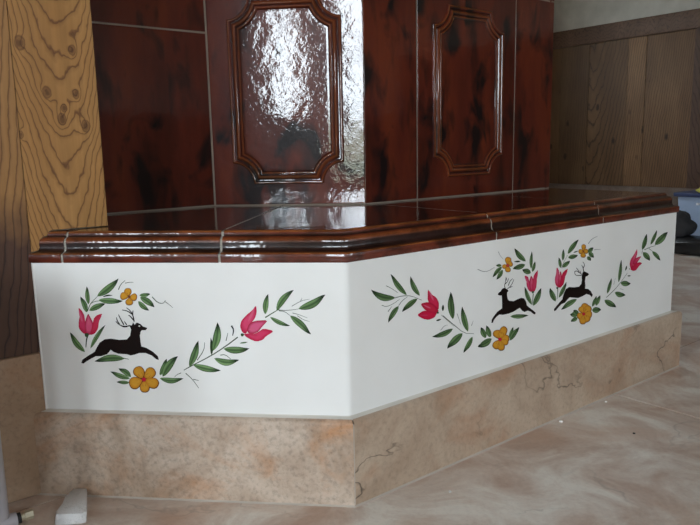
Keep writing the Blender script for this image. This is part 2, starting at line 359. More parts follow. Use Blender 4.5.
bb = empty('baseboard_back'); put(bb, 'stone skirting slabs along the far plank wall', 'skirting', kind='structure')
a = ROOM_V1
while a > ROOM_V0+.05:
    b = max(a-.8, ROOM_V0); uvbox('skirting_slab', ROOM_U1-.012, ROOM_U1+.02, b+.001, a, .001, .249, M['skirt_far'], bb); a = b

# ------------------------------------------------------------------ stove bench
bench = empty('stove_bench'); put(bench, 'white plastered stove bench with painted deer, flowers and glazed brown nosing', 'bench')
def miter(o): return Vector((tan(pi/8)*o, -o, 0))          # outer corner of the two faces, offset o outwards
def left_end(o): return Vector((-L1-o, -o, 0))             # where the offset face meets the panelled wall
def right_end(o, e=0): return D*(L2+e+o)+N2*o              # 90 degree corner at the far end
VB = 1.25                                                  # how deep stove and bench run back
def back_end(o, e=0): return UV(L2+e+o, VB)
up = lambda v, z: Vector((v[0], v[1], z))
# plaster body with a softened corner
def face_path(o, rc):
    c = miter(o); pts = [left_end(o)]
    a = c+Vector((-rc, 0, 0)); b = c+D*rc
    for k in range(7):
        t = k/6; pts.append(a*(1-t)**2+c*2*t*(1-t)+b*t*t)
    pts += [right_end(o)-D*.006, right_end(o)+E*.006, back_end(o)]
    return pts
fp = face_path(0, .007)
poly = fp+[UV(.55, VB), UV(-.24, .62), UV(-.24, .366), UV(-.3685, .3660)]
plaster = prism('plaster_body', poly, .004, .4035, M['plaster'], bench)
plaster.data.polygons.foreach_set('use_smooth', [True]*len(plaster.data.polygons)); plaster.data.set_sharp_from_angle(angle=radians(28))
# stone plinth slabs with rounded top edge
PP = [(.0005, .0015), (TP, .0015), (TP, HP-.007), (TP-.0012, HP-.0035), (TP-.0035, HP-.0012), (TP-.007, HP), (.0005, HP)]
def plinth(name, fa, fb, mat): return mesh(name, *loft([[up(fa(o), z) for o, z in PP], [up(fb(o), z) for o, z in PP]]), mat, bench, True, 50)
plinth('plinth_slab', left_end, lambda o: miter(o)-Vector((.0006, 0, 0)), M['plinth_a'])
plinth('plinth_slab', lambda o: miter(o)+D*.0016, lambda o: right_end(o)-D*.001, M['plinth_b'])
plinth('plinth_slab', lambda o: right_end(o)+E*.001, back_end, M['plinth_b'])
# pale mortar in the plinth's corner joint and along the floor
mo = .0178
V, F = loft([[up(miter(o)+Vector((-.0012, 0, 0)), .002), up(miter(o)+D*.0018, .002), up(miter(o-.006)+D*.0018, .002), up(miter(o-.006)+Vector((-.0012, 0, 0)), .002)] for o in (mo,)] +
            [[up(miter(mo)+Vector((-.0012, 0, 0)), HP-.006), up(miter(mo)+D*.0018, HP-.006), up(miter(mo-.006)+D*.0018, HP-.006), up(miter(mo-.006)+Vector((-.0012, 0, 0)), HP-.006)]])
M['mortar'] = plain('pale_mortar', (.52, .45, .38), .9, bumpy=.3, bs=300)
mesh('corner_joint', V, F, M['mortar'], bench)
MP = [(TP-.004, .0002), (TP+.0028, .0002), (TP+.0012, .0016), (TP-.001, .0032), (TP-.004, .0032)]
mesh('floor_joint', *loft([[up(f(o), z) for o, z in MP] for f in (left_end, miter, right_end)]), M['mortar'], bench)
JP = [(.0005, HP-.001), (.0105, HP-.001), (.0090, HP+.0004), (.0025, HP+.0011), (.0003, HP+.0022), (-.001, HP+.0022), (-.001, HP-.001)]
mesh('plaster_joint', *loft([[up(f(o), z) for o, z in JP] for f in (left_end, miter, right_end)]), plain('off_white_mortar', (.72, .68, .61), .9), bench)
# nosing tiles: profile swept along the edge, colour breaks to amber over the ridges
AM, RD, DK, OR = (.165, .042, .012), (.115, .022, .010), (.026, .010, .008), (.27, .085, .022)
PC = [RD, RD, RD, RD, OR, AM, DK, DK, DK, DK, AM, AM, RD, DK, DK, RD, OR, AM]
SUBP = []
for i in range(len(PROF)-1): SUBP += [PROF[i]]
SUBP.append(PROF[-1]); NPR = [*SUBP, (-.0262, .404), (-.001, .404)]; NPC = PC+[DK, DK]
def nosing(fs, name='nosing_tile'):
    st = [[up(f(o), z) for o, z in NPR] for f in fs]
    return st
stoveA, XC, XB = .487, -.3605, -.0127
STU0, STU1, STV = -.245, 1.0174, (0.0127+.487)*S            # stove front planes in room axes
C0 = Vector((XC, stoveA, 0)); B0 = Vector((XB, stoveA, 0)); VL = (-XC+stoveA)*S
OB = -.0262
def tile(fs, slab, name='nosing_tile'):
    st = nosing(fs); V, F = loft(st); cols = NPC*len(fs)
    # extra colour stations are enough for short pieces; slab top behind the nosing
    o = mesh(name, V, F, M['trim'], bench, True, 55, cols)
    if slab:
        s = prism('seat_slab', slab, .404, ZT, M['seat'], o)
    return o
GAP = .0022
x1, x2 = -.466, -.2025; ua, ub = .356, .715
fx = lambda x: (lambda o: Vector((x, -o, 0)))
fu = lambda uu: (lambda o: D*uu+N2*o)
ye = -OB
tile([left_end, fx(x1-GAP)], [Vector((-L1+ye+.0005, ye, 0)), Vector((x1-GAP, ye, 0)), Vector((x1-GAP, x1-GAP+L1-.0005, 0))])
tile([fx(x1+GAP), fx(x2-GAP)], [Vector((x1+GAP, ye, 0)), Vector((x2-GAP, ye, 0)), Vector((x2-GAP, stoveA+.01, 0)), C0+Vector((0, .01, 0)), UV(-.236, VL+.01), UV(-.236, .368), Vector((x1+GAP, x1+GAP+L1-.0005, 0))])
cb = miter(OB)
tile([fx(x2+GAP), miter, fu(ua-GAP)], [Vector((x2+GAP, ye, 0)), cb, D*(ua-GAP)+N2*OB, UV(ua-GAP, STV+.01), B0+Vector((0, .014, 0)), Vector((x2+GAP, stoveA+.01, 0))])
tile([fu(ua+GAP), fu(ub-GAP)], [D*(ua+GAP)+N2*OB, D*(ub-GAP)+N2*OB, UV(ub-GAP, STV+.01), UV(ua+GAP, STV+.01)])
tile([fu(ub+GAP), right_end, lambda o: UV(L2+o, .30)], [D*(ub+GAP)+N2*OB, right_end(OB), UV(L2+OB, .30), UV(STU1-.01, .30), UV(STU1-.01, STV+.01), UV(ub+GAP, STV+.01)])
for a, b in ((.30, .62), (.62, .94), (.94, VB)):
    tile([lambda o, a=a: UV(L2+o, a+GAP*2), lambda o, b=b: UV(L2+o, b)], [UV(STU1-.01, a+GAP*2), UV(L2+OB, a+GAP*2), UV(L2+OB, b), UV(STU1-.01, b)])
# grout filling the joints, a touch below the glaze
GP = [(o-.0016, z-.0012) for o, z in PROF[2:]]+[(-.05, ZT-.0012), (-.05, .405), (-.002, .405)]
mesh('grout', *loft([[up(f(o), z) for o, z in GP] for f in (left_end, miter, right_end, back_end)]), M['grout'], bench)
prism('seat_bed', [Vector((-L1+.05, .05, 0)), miter(-.05), right_end(-.05), UV(L2-.05, VB), UV(.55, VB), UV(-.236, .7), UV(-.236, .366)], .4036, ZT-.0003, M['grout'], bench)

# ------------------------------------------------------------------ tiled stove
stove = empty('tiled_stove'); put(stove, 'tall stove of glossy mottled red brown tiles standing on the white bench', 'stove')
STH = 2.1; ZB = ZT+.0028
core = [UV(STU0, VL+.0015), C0+Vector((.0006, .0015, 0)), B0+Vector((-.0006, .0015, 0)), UV(STU1-.0015, STV+.0015), UV(STU1-.0015, VB), UV(STU0, VB)]
prism('grout_core', core, ZT+.0004, STH, M['grout_dark'], stove)
def face_tile(P0, dirv, nout, s0, s1, z0, z1, mat, name='stove_tile', th=.02):
    """plain glazed tile on a face; P0 origin, dirv along, nout outward"""
    V = []; r = .0022
    rings = [(-.0015, -th), (-.0015+.0015, -.0016), (.0007, -.0005), (r, 0)]
    for d, h in rings:
        for a, b in ((s0+d, z0+d), (s1-d, z0+d), (s1-d, z1-d), (s0+d, z1-d)):
            V.append(P0+dirv*a+Vector((0, 0, b))+nout*h)
    F = [[k*4+i, k*4+(i+1) % 4, k*4+4+(i+1) % 4, k*4+4+i] for k in range(3) for i in range(4)]+[[12, 13, 14, 15], [3, 2, 1, 0]]
    o = mesh(name, V, F, mat, stove, True, 40); o.data.polygons[12].use_smooth = False; return o
def panel_tile(P0, dirv, nout, s0, s1, z0, z1, mat, ps0, ps1, pz0, pz1, r, mat_in=None):
    t = face_tile_hole(P0, dirv, nout, s0, s1, z0, z1, mat, ps0, ps1, pz0, pz1, r)
    return t
MOULD = [(0, 0), (.0004, .0022), (.0016, .0042), (.0036, .0052), (.0058, .0046), (.0074, .0030), (.0084, .0012), (.0098, .0008), (.0112, .0022), (.0134, .0050), (.0160, .0062),
         (.0186, .0052), (.0202, .0030), (.0212, .0014), (.0226, .0016), (.0240, .0030), (.0258, .0032), (.0274, .0020), (.0286, .0002), (.0300, -.0008), (.034, -.0006)]
def outline(cx, cz, a, b, r, d, na=9, ns=6):
    R = r+d; k = math.asin(min(1, d/R)); pts = []
    for sx_, sz_, st in ((1, 1, 0), (-1, 1, 1), (-1, -1, 2), (1, -1, 3)):
        arc = []
        for i in range(na):
            t = k+(pi/2-2*k)*i/(na-1)
            arc.append((cx+sx_*(a-R*sin(t)), cz+sz_*(b-R*cos(t))))
        if st in (1, 3): arc = arc[::-1]
        pts += arc
    return pts
def face_tile_hole(P0, dirv, nout, s0, s1, z0, z1, mat, ps0, ps1, pz0, pz1, r):
    cx, cz, a, b = (ps0+ps1)/2, (pz0+pz1)/2, (ps1-ps0)/2, (pz1-pz0)/2; na = 9
    base = outline(cx, cz, a, b, r, 0, na)
    e = .0022
    rect = []
    for q in range(4):
        X = s1-e if q in (0, 3) else s0+e; Zq = z1-e if q in (0, 1) else z0+e
        for i in range(na):
            px, pz = base[q*na+i]
            if q in (0, 2): rect.append((X, pz if i <= na//2 else Zq) if i < na//2 else ((X, Zq) if i == na//2 else (px, Zq)))
            else: rect.append((px, Zq) if i < na//2 else ((X, Zq) if i == na//2 else (X, pz)))
    rings = []
    def grow(d, h): 
        out = []
        for x, z in rect:
            xx = x+(d if abs(x-(s1-e)) < 1e-7 else -d if abs(x-(s0+e)) < 1e-7 else 0); zz = z+(d if abs(z-(z1-e)) < 1e-7 else -d if abs(z-(z0+e)) < 1e-7 else 0)
            out.append((xx, zz, h))
        return out
    rings = [grow(e, -.02), grow(e, -.0016), grow(e-.0007, -.0005), [(x, z, 0) for x, z in rect]]
    for d, h in MOULD: rings.append([(x, z, h) for x, z in outline(cx, cz, a, b, r, d, na)])
    n = len(base); V = [P0+dirv*x+Vector((0, 0, z))+nout*h for R_ in rings for x, z, h in R_]; F = []; cols = []
    for k in range(len(rings)-1):
        for i in range(n): F.append([k*n+i, k*n+(i+1) % n, (k+1)*n+(i+1) % n, (k+1)*n+i])
    F.append(list(range((len(rings)-1)*n, len(rings)*n))); F.append(list(range(n))[::-1])
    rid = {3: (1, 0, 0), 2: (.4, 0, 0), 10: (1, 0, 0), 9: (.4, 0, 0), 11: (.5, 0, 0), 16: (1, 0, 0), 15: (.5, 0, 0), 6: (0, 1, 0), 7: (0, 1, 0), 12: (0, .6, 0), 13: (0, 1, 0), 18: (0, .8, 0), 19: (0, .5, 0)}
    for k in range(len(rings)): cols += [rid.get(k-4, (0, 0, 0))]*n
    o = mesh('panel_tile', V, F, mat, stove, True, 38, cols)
    for i in list(range(3*n, 4*n))+[len(F)-2]: o.data.polygons[i].use_smooth = False          # flat tile ground and flat panel
    return o
XD = Vector((1, 0, 0)); NA = Vector((0, -1, 0)); WA = XB-XC
Z2 = .9545
g2 = .0016
rows = [(ZB, Z2-g2), (Z2+g2, 1.46-g2), (1.46+g2, 1.965)]
for k, (za, zb) in enumerate(rows):
    dz = za-ZB
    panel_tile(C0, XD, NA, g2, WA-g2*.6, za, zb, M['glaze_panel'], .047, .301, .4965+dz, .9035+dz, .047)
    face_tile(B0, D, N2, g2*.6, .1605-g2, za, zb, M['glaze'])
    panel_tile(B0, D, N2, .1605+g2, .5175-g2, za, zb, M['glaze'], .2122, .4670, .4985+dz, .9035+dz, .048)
    face_tile(B0, D, N2, .5175+g2, .6815-g2*.5, za, zb, M['glaze'])
for za, zb in ((ZB, .8305-g2), (.8305+g2, 1.21-g2), (1.21+g2, 1.59-g2), (1.59+g2, 1.965)):
    face_tile(C0, D, N2, -.332, -g2, za, zb, M['glaze'])
EP = UV(STU1, STV)
for za, zb in rows:
    for a, b in ((0, .30), (.30, .60), (.60, VB-STV)): face_tile(EP, E, D, a+g2, b-g2, za, zb, M['glaze'])
# crown course
CP = [(.0, 1.968), (.012, 1.972), (.014, 1.985), (.022, 1.995), (.034, 2.015), (.036, 2.045), (.030, 2.05), (.0, 2.05)]
def cmit(o): return B0+Vector((tan(pi/8)*o, -o, 0))
def cconc(o): return C0+Vector((tan(pi/8)*o, -o, 0))
mesh('crown_moulding', *loft([[up(f(o-.001), z) for o, z in CP] for f in (lambda o: UV(STU0+.002, VL-o), cconc, cmit, lambda o: UV(STU1+o, STV-o), lambda o: UV(STU1+o, VB))]), M['glaze'], stove, True, 40)
prism('stove_top', [UV(STU0+.002, VL), C0, B0, UV(STU1, STV), UV(STU1, VB), UV(STU0+.002, VB)], 2.05, STH, M['glaze'], stove)

# ------------------------------------------------------------------ hand painting on the plaster
PA = (Vector((0, -.0004, 0)), Vector((0, -1, 0))); PB = (N2*.0004, N2)
class Face:
    def __init__(s, pl, box, scale): s.pl = pl; s.b = box; s.k = scale
    def P(s, q, lift=0):
        x, y = s.b[0]+q[0]/s.k, s.b[1]+q[1]/s.k
        return on_plane(x, y, s.pl[0]+s.pl[1]*lift, s.pl[1])
GR, GL, GD = (.048, .100, .034), (.155, .255, .105), (.008, .018, .009)
LC = [0]
def leaf(f, base, tip, wd, bend=0, gr=None, lift=0, dark=False):
    """brush-stroke leaf in crop pixels: pale middle, darker rim, dark pointed tip"""
    LC[0] += 1; lift += (LC[0] % 7)*.00004
    bx, by = base; tx, ty = tip; dx, dy = tx-bx, ty-by; L = math.hypot(dx, dy); nx, ny = -dy/L, dx/L
    k = random.uniform(.85, 1.15)*(1.3 if f.pl is PA else 1.0); n = 13; V = []; C = []; side = random.choice((-1, 1)); hook = random.choice((-1, 1))*random.uniform(.5, 1)
    if dark: GRl, GLl = tuple(c*.5 for c in GR), tuple(c*.55 for c in GR)
    else: GRl, GLl = tuple(c*k for c in GR), tuple(c*k for c in GL)
    for i in range(n):
        t = i/(n-1); h = (sin(pi*t**.85)**.8)*.5*wd if 0 < t < 1 else wd*.015
        hk = hook*wd*max(0, (t-.55)/.45)**2*.22; cx = bx+dx*t+nx*(bend*sin(pi*t)+hk*(1-t)*4); cy = by+dy*t+ny*(bend*sin(pi*t)+hk*(1-t)*4)
        for j, q in enumerate((-1, -.55, 0, .55, 1)):
            V.append(f.P((cx+nx*h*q, cy+ny*h*q), lift))
            c = GRl if abs(q) == 1 else (GLl if q*side >= 0 and abs(q) < .9 else tuple((a+b)/2 for a, b in zip(GRl, GLl)))
            if q == 0: c = tuple(a*.75 for a in GRl)
            if q*side == -1: c = tuple(x*.45 for x in c)
            e = max(0, (t-.60)/.30) if t < .9 else 1; C.append(tuple(a*(1-min(e, 1))+b*min(e, 1) for a, b in zip(c, GD)))
    F = [[i*5+j, i*5+j+1, i*5+j+6, i*5+j+5] for i in range(n-1) for j in range(4)]
    return mesh('painted_leaf', V, F, M['paint'], plaster, cols=C)
def stroke_vf(f, pts, w0, w1, lift):
    # smooth the polyline a little
    P = [Vector((x, y)) for x, y in pts]
    if len(P) > 2:
        Q = [P[0]]
        for a, b in zip(P, P[1:]): Q += [a*.75+b*.25, a*.25+b*.75]
        P = Q+[P[-1]]
    V = []; n = len(P)
    for i, p in enumerate(P):
        t = (P[min(i+1, n-1)]-P[max(i-1, 0)]).normalized(); nn = Vector((-t.y, t.x)); h = .5*(w0+(w1-w0)*i/(n-1))
        V += [f.P(p+nn*h, lift), f.P(p-nn*h, lift)]
    return V, [[2*i, 2*i+1, 2*i+3, 2*i+2] for i in range(n-1)]
def twig(f, pts, wd, c=(.085, .11, .07), name='painted_twig', w1=None):
    V, F = stroke_vf(f, pts, wd, wd*.45 if w1 is None else w1, .0001)
    return mesh(name, V, F, M['paint'], plaster, cols=[c]*len(V))
def fan(f, pts, lift, c_edge, c_in, V, F, C):
    cx = sum(p[0] for p in pts)/len(pts); cy = sum(p[1] for p in pts)/len(pts); b = len(V)
    # round the polygon once
    Q = []
    for i, p in enumerate(pts):
        q = pts[(i+1) % len(pts)]; Q += [(p[0]*.8+q[0]*.2, p[1]*.8+q[1]*.2), (p[0]*.2+q[0]*.8, p[1]*.2+q[1]*.8)]
    n = len(Q)
    for p in Q: V.append(f.P(p, lift)); C.append(c_edge)
    for p in Q: V.append(f.P((cx+(p[0]-cx)*.55, cy+(p[1]-cy)*.55), lift)); C.append(c_in)
    V.append(f.P((cx, cy), lift)); C.append(c_in)
    for i in range(n):
        F.append([b+i, b+(i+1) % n, b+n+(i+1) % n, b+n+i]); F.append([b+n+i, b+n+(i+1) % n, b+2*n])
TR, TRD, TPK = (.46, .006, .042), (.36, .006, .030), (.78, .30, .42)
def tulip(f, petals, sepal, sr):
    V, F, C = [], [], []
    for k, (pts, inner) in enumerate(petals): fan(f, pts, .0001*(k+1), TR if k != 1 else TRD, inner, V, F, C)
    for k, (pts, inner) in enumerate(petals):                      # pale brush streak from each petal's tip
        cx = sum(p[0] for p in pts)/len(pts); cy = sum(p[1] for p in pts)/len(pts); tx, ty = pts[0]; L = math.hypot(cx-tx, cy-ty) or 1; ox, oy = -(cy-ty)/L, (cx-tx)/L; w_ = L*.10
        at = lambda q, r: (tx+(cx-tx)*q+ox*r, ty+(cy-ty)*q+oy*r)
        fan(f, [at(.12, 0), at(.5, w_*.8), at(.95, w_*.9), at(1.15, 0), at(.95, -w_*.9), at(.5, -w_*.8)], .00015+.0001*(k+1), inner, (.64, .12, .20) if k < 2 else (.54, .035, .09), V, F, C)
    x, y = sepal; fan(f, [(x-sr, y-sr*.7), (x+sr, y-sr*.7), (x+sr*.7, y+sr), (x-sr*.7, y+sr)], .0004, GD, GR, V, F, C)
    return mesh('painted_tulip', V, F, M['paint'], plaster, cols=C)
YE, YO, YD = (.62, .30, .028), (.50, .19, .015), (.10, .035, .006)
def flower(f, c, petals, cr, cc=(.46, .012, .04)):
    V, F, C = [], [], []
    for k, (x, y, r) in enumerate(petals):
        dx, dy = c[0]-x, c[1]-y; L = math.hypot(dx, dy); ax, ay = dx/L, dy/L; e = max(r, (L+r*.35)/2+r*.15)
        ox, oy = x+ax*(e-r), y+ay*(e-r)                            # petal stretched towards the heart
        def ring(q, ph=.3*k):
            out = []
            for i in range(14):
                t = 2*pi*i/14; l = e*q*cos(t)*(1+.04*sin(3*t+ph)); w_ = r*q*sin(t)*(1-.28*cos(t))*(1+.05*sin(4*t+ph))
                out.append((ox+ax*l-ay*w_, oy+ay*l+ax*w_))
            return out
        fan(f, ring(1.09), .0001+.00003*k, YD, YD, V, F, C); fan(f, [(px-.03*r, py-.05*r) for px, py in ring(.97)], .00022+.00003*k, YO, YE, V, F, C)
        for q in (-.35, .3):                                       # short vein strokes
            sx_, sy_ = x-ay*q*r, y+ax*q*r
            fan(f, [(sx_+dx*.15-1.5, sy_+dy*.15), (sx_+dx*.15+1.5, sy_+dy*.15), (sx_+dx*.5+1, sy_+dy*.5), (sx_+dx*.5-1, sy_+dy*.5)], .00045, YO, YD, V, F, C)
    fan(f, [(c[0]+cr*cos(2*pi*i/10), c[1]+cr*sin(2*pi*i/10)) for i in range(10)], .0006, cc, tuple(x*1.2 for x in cc), V, F, C)
    return mesh('painted_flower', V, F, M['paint'], plaster, cols=C)
BLK = (.009, .004, .003)
def deer(f, pts, antlers, aw, f2=None, eye=None):
    V = [f.P(p, .0002) for p in pts]; C = [BLK]*len(V)
    F = [list(t) for t in tessellate_polygon([[Vector((p[0], p[1], 0)) for p in pts]])]
    for a in antlers:
        v, q = stroke_vf(f2 or f, a, aw, aw*.55, .0002); b = len(V); V += v; F += [[i+b for i in k] for k in q]; C += [(.02, .016, .013)]*len(v)
    if eye:
        x, y, r = eye; b = len(V); V += [(f2 or f).P((x+r*cos(2*pi*i/8), y+r*.8*sin(2*pi*i/8)), .0004) for i in range(8)]; F.append([b+i for i in range(8)]); C += [(.6, .6, .55)]*8
    return mesh('painted_deer', V, F, M['paint'], plaster, cols=C)

# --- left face
f = Face(PA, (70, 278), 8.071)
for a in (((150, 212), (135, 68), 36, -3), ((220, 147), (390, 5), 58, 10), ((135, 277), (85, 150), 42, 6), ((155, 262), (285, 208), 46, -4), ((232, 178), (425, 185), 48, 4)): leaf(f, *a)
leaf(f, (265, 152), (345, 140), 12, -5, dark=True)
twig(f, [(390, 95), (410, 50), (445, 20)], 8); twig(f, [(445, 42), (478, 34), (512, 35)], 6)
twig(f, [(140, 270), (165, 205), (222, 148)], 7, GR); twig(f, [(165, 207), (200, 188), (265, 183)], 6, GR)
tulip(f, [([(66, 236), (95, 262), (115, 300), (122, 350), (135, 400), (132, 457), (100, 442), (70, 405), (70, 350), (80, 300)], (0.60, 0.039, 0.116)),
          ([(146, 284), (166, 320), (186, 360), (188, 420), (165, 460), (130, 458), (118, 400), (124, 340)], (0.64, 0.088, 0.190)),
          ([(264, 286), (243, 310), (232, 360), (226, 410), (200, 450), (160, 462), (172, 420), (184, 360), (195, 320), (220, 298)], (0.56, 0.028, 0.075))], (135, 458), 18)
twig(f, [(140, 472), (132, 505), (128, 560)], 12, (.03, .06, .03))
flower(f, (478, 152), [(468, 110, 27), (436, 146, 29), (512, 155, 28), (478, 192, 28)], 12, (.16, .05, .02))
f = Face(PA, (110, 278), 8.071)
leaf(f, (238, 140), (325, 130), 34, 4); leaf(f, (244, 155), (358, 236), 50, -6); leaf(f, (228, 188), (315, 262), 40, 6)
twig(f, [(340, 152), (385, 200), (430, 207), (447, 180)], 8); twig(f, [(440, 188), (470, 208), (508, 240)], 6)
fd = Face(PA, (60, 270), 4.036)
deer(fd, [(351, 237), (345, 243), (330, 243), (325, 250), (322, 265), (325, 290), (328, 308), (350, 315), (375, 330), (395, 348), (399, 363), (388, 360), (370, 345), (345, 335), (320, 335), (300, 342), (285, 345), (270, 340), (235, 338), (215, 330), (205, 322), (190, 340), (165, 348), (145, 348), (125, 358), (105, 370), (95, 378), (86, 375), (90, 362), (115, 345), (140, 330), (150, 310), (160, 293), (180, 280), (205, 277), (240, 282), (270, 280), (283, 265), (287, 240), (283, 230), (277, 222), (290, 224), (295, 211), (301, 221), (310, 212), (325, 218), (335, 228), (351, 233)],
     [[(195, 352), (185, 300), (165, 265), (133, 240)], [(187, 298), (140, 265), (97, 258)], [(182, 292), (186, 262)], [(190, 340), (160, 305), (148, 300)], [(165, 385), (110, 392), (70, 375), (47, 350)], [(112, 378), (85, 330), (68, 295)], [(76, 372), (58, 345), (52, 318)], [(135, 378), (115, 350)], [(90, 384), (110, 396), (140, 394)]], 10, f, (237, 388, 8))
f = Face(PA, (70, 335), 8.071)
leaf(f, (440, 190), (198, 212), 56, 14); twig(f, [(405, 182), (440, 188), (475, 196)], 8, GR)
leaf(f, (120, 137), (0, -22), 46, -12); leaf(f, (165, 108), (285, -80), 34, -8)
leaf(f, (482, 352), (326, 296), 40, -6); leaf(f, (492, 338), (393, 270), 44, 8); leaf(f, (480, 385), (376, 380), 30, 0)
f = Face(PA, (115, 335), 8.075)
flower(f, (233, 360), [(193, 296, 41), (287, 306, 40), (312, 392, 40), (240, 428, 36), (160, 388, 45)], 18)
leaf(f, (363, 325), (418, 193), 46, 6); leaf(f, (385, 335), (507, 172), 64, -14); leaf(f, (363, 350), (552, 352), 46, 18)
f = Face(PA, (175, 310), 6.5625)
for a in (((95, 372), (153, 203), 46, 6), ((250, 267), (278, 82), 52, 12), ((320, 255), (487, 252), 46, 10), ((120, 360), (300, 396), 42, 8), ((258, 318), (420, 328), 44, 22)): leaf(f, *a)
leaf(f, (240, 295), (234, 182), 20, 3, dark=True); leaf(f, (425, 218), (477, 211), 10, 0)
twig(f, [(58, 395), (90, 376), (235, 302), (330, 240), (412, 178)], 5, (.05, .07, .04), w1=8)
for q in ([(145, 330), (190, 265), (195, 212)], [(70, 415), (115, 455), (157, 514)], [(120, 455), (156, 463)], [(335, 202), (347, 150)], [(298, 296), (330, 292), (366, 322)]): twig(f, q, 6)
twig(f, [(370, 103), (386, 130), (378, 168)], 12, (.03, .035, .03)); twig(f, [(40, 413), (10, 425), (-3, 440)], 5)
f = Face(PA, (225, 285), 6.364)
tulip(f, [([(197, 128), (202, 170), (192, 210), (165, 245), (145, 280), (135, 312), (110, 302), (95, 265), (105, 225), (140, 188), (175, 160)], (0.64, 0.061, 0.150)),
          ([(138, 290), (150, 252), (185, 228), (276, 223), (236, 265), (215, 295), (180, 312), (150, 308)], (0.66, 0.110, 0.231)),
          ([(118, 308), (160, 322), (210, 300), (245, 276), (314, 293), (262, 325), (240, 350), (200, 361), (160, 346), (130, 327)], (0.62, 0.044, 0.122))], (110, 316), 11)
for a in (((256, 186), (275, 58), 36, -6), ((328, 162), (437, 32), 42, -14), ((468, 152), (638, 62), 50, 14), ((288, 205), (414, 259), 28, 8), ((415, 195), (547, 314), 42, -4)): leaf(f, *a)
twig(f, [(256, 207), (300, 180), (347, 152)], 8, GR); twig(f, [(345, 165), (380, 168), (418, 198)], 5); twig(f, [(340, 160), (400, 162), (472, 152)], 5)
for q in ([(425, 135), (485, 100), (537, 90)], [(430, 178), (470, 188), (524, 210)], [(460, 195), (500, 222), (538, 232)], [(480, 105), (490, 82)]): twig(f, q, 4)

# --- right face
f = Face(PB, (368, 268), 8.75)
for a in (((238, 262), (28, 190), 62, -30), ((338, 237), (198, 53), 46, -10), ((452, 242), (373, 73), 44, -14), ((432, 268), (298, 384), 46, 6), ((268, 333), (178, 478), 44, 6)): leaf(f, *a)
twig(f, [(235, 262), (300, 243), (380, 243), (472, 282)], 7)
for q in ([(120, 325), (160, 340), (220, 315), (278, 272)], [(158, 155), (205, 178), (262, 216)], [(175, 382), (210, 335)], [(268, 328), (300, 285), (345, 252)]): twig(f, q, 6)
f = Face(PB, (415, 280), 7.0)
tulip(f, [([(90, 60), (106, 95), (150, 122), (168, 160), (166, 212), (130, 180), (88, 152)], (0.60, 0.022, 0.075)),
          ([(38, 166), (90, 153), (135, 173), (167, 212), (155, 238), (100, 232), (62, 202)], (0.54, 0.017, 0.054)),
          ([(12, 246), (60, 213), (110, 222), (155, 230), (136, 264), (95, 280), (58, 273)], (0.58, 0.011, 0.054))], (160, 228), 8)
for a in (((266, 274), (250, 84), 46, -6), ((370, 360), (331, 187), 40, -6), ((265, 342), (120, 397), 38, -10), ((332, 373), (226, 480), 48, 2), ((402, 398), (340, 510), 32, -3), ((495, 405), (460, 333), 38, 0), ((522, 400), (499, 318), 34, 2), ((535, 410), (440, 468), 46, -6)): leaf(f, *a)
leaf(f, (195, 217), (196, 172), 15, 0, dark=True); leaf(f, (148, 285), (184, 275), 12, 0, dark=True)
twig(f, [(195, 250), (270, 312), (345, 374), (413, 376)], 6)
for q in ([(185, 245), (230, 285), (275, 325)], [(295, 235), (320, 312)], [(180, 352), (205, 320), (230, 315)], [(395, 320), (408, 285)]): twig(f, q, 4, (.22, .22, .20))
f = Face(PB, (475, 245), 13.125)
flower(f, (430, 268), [(385, 282, 26), (436, 198, 38), (458, 250, 36), (432, 322, 34)], 24, (.42, .05, .04))
leaf(f, (352, 285), (232, 422), 50, 6); leaf(f, (362, 325), (282, 452), 54, -6); leaf(f, (348, 268), (276, 268), 38, 0)
twig(f, [(35, 318), (105, 350), (170, 345), (258, 293)], 9, (.2, .2, .19)); twig(f, [(305, 85), (330, 140), (372, 190)], 8, (.3, .31, .3))
f = Face(PB, (510, 245), 8.08)
for a in (((127, 132), (36, 28), 42, -8), ((122, 158), (23, 194), 42, -2), ((168, 226), (100, 198), 44, 0), ((170, 190), (176, 53), 26, -2), ((180, 217), (202, 133), 26, 2), ((176, 482), (118, 338), 32, -6), ((188, 490), (252, 348), 42, 4)): leaf(f, *a)
leaf(f, (85, 132), (33, 135), 14, 0, dark=True)
tulip(f, [([(114, 246), (145, 254), (155, 290), (165, 330), (177, 384), (150, 367), (133, 325), (134, 280)], (0.60, 0.055, 0.136)),
          ([(170, 244), (186, 270), (191, 310), (196, 350), (180, 387), (160, 352), (154, 295)], (0.60, 0.066, 0.150)),
          ([(229, 196), (217, 240), (217, 300), (211, 350), (190, 388), (178, 352), (184, 290), (194, 240)], (0.58, 0.044, 0.109))], (185, 380), 10)
twig(f, [(188, 392), (184, 440), (180, 484)], 7, GR)
f = Face(PB, (485, 275), 10.5)
deer(f, [(134, 207), (140, 190), (165, 170), (180, 145), (200, 135), (215, 140), (237, 152), (247, 168), (232, 185), (232, 220), (240, 255), (255, 270), (300, 275), (340, 255), (380, 240), (410, 245), (430, 275), (440, 320), (470, 345), (510, 375), (532, 395), (526, 414), (510, 410), (480, 385), (450, 375), (415, 388), (390, 375), (365, 345), (340, 360), (300, 385), (250, 405), (190, 418), (150, 415), (120, 440), (95, 470), (82, 503), (67, 502), (72, 465), (95, 430), (130, 385), (180, 350), (180, 300), (178, 240), (175, 215), (155, 216)],
     [[(213, 145), (204, 110), (215, 80), (221, 20)], [(235, 145), (256, 130), (285, 95), (303, 45)], [(245, 112), (262, 62), (292, 38)], [(208, 98), (236, 70), (248, 35)], [(262, 132), (288, 118)], [(220, 60), (228, 30)]], 8)
leaf(f, (266, 435), (455, 426), 46, 4)
f = Face(PB, (475, 315), 13.12)
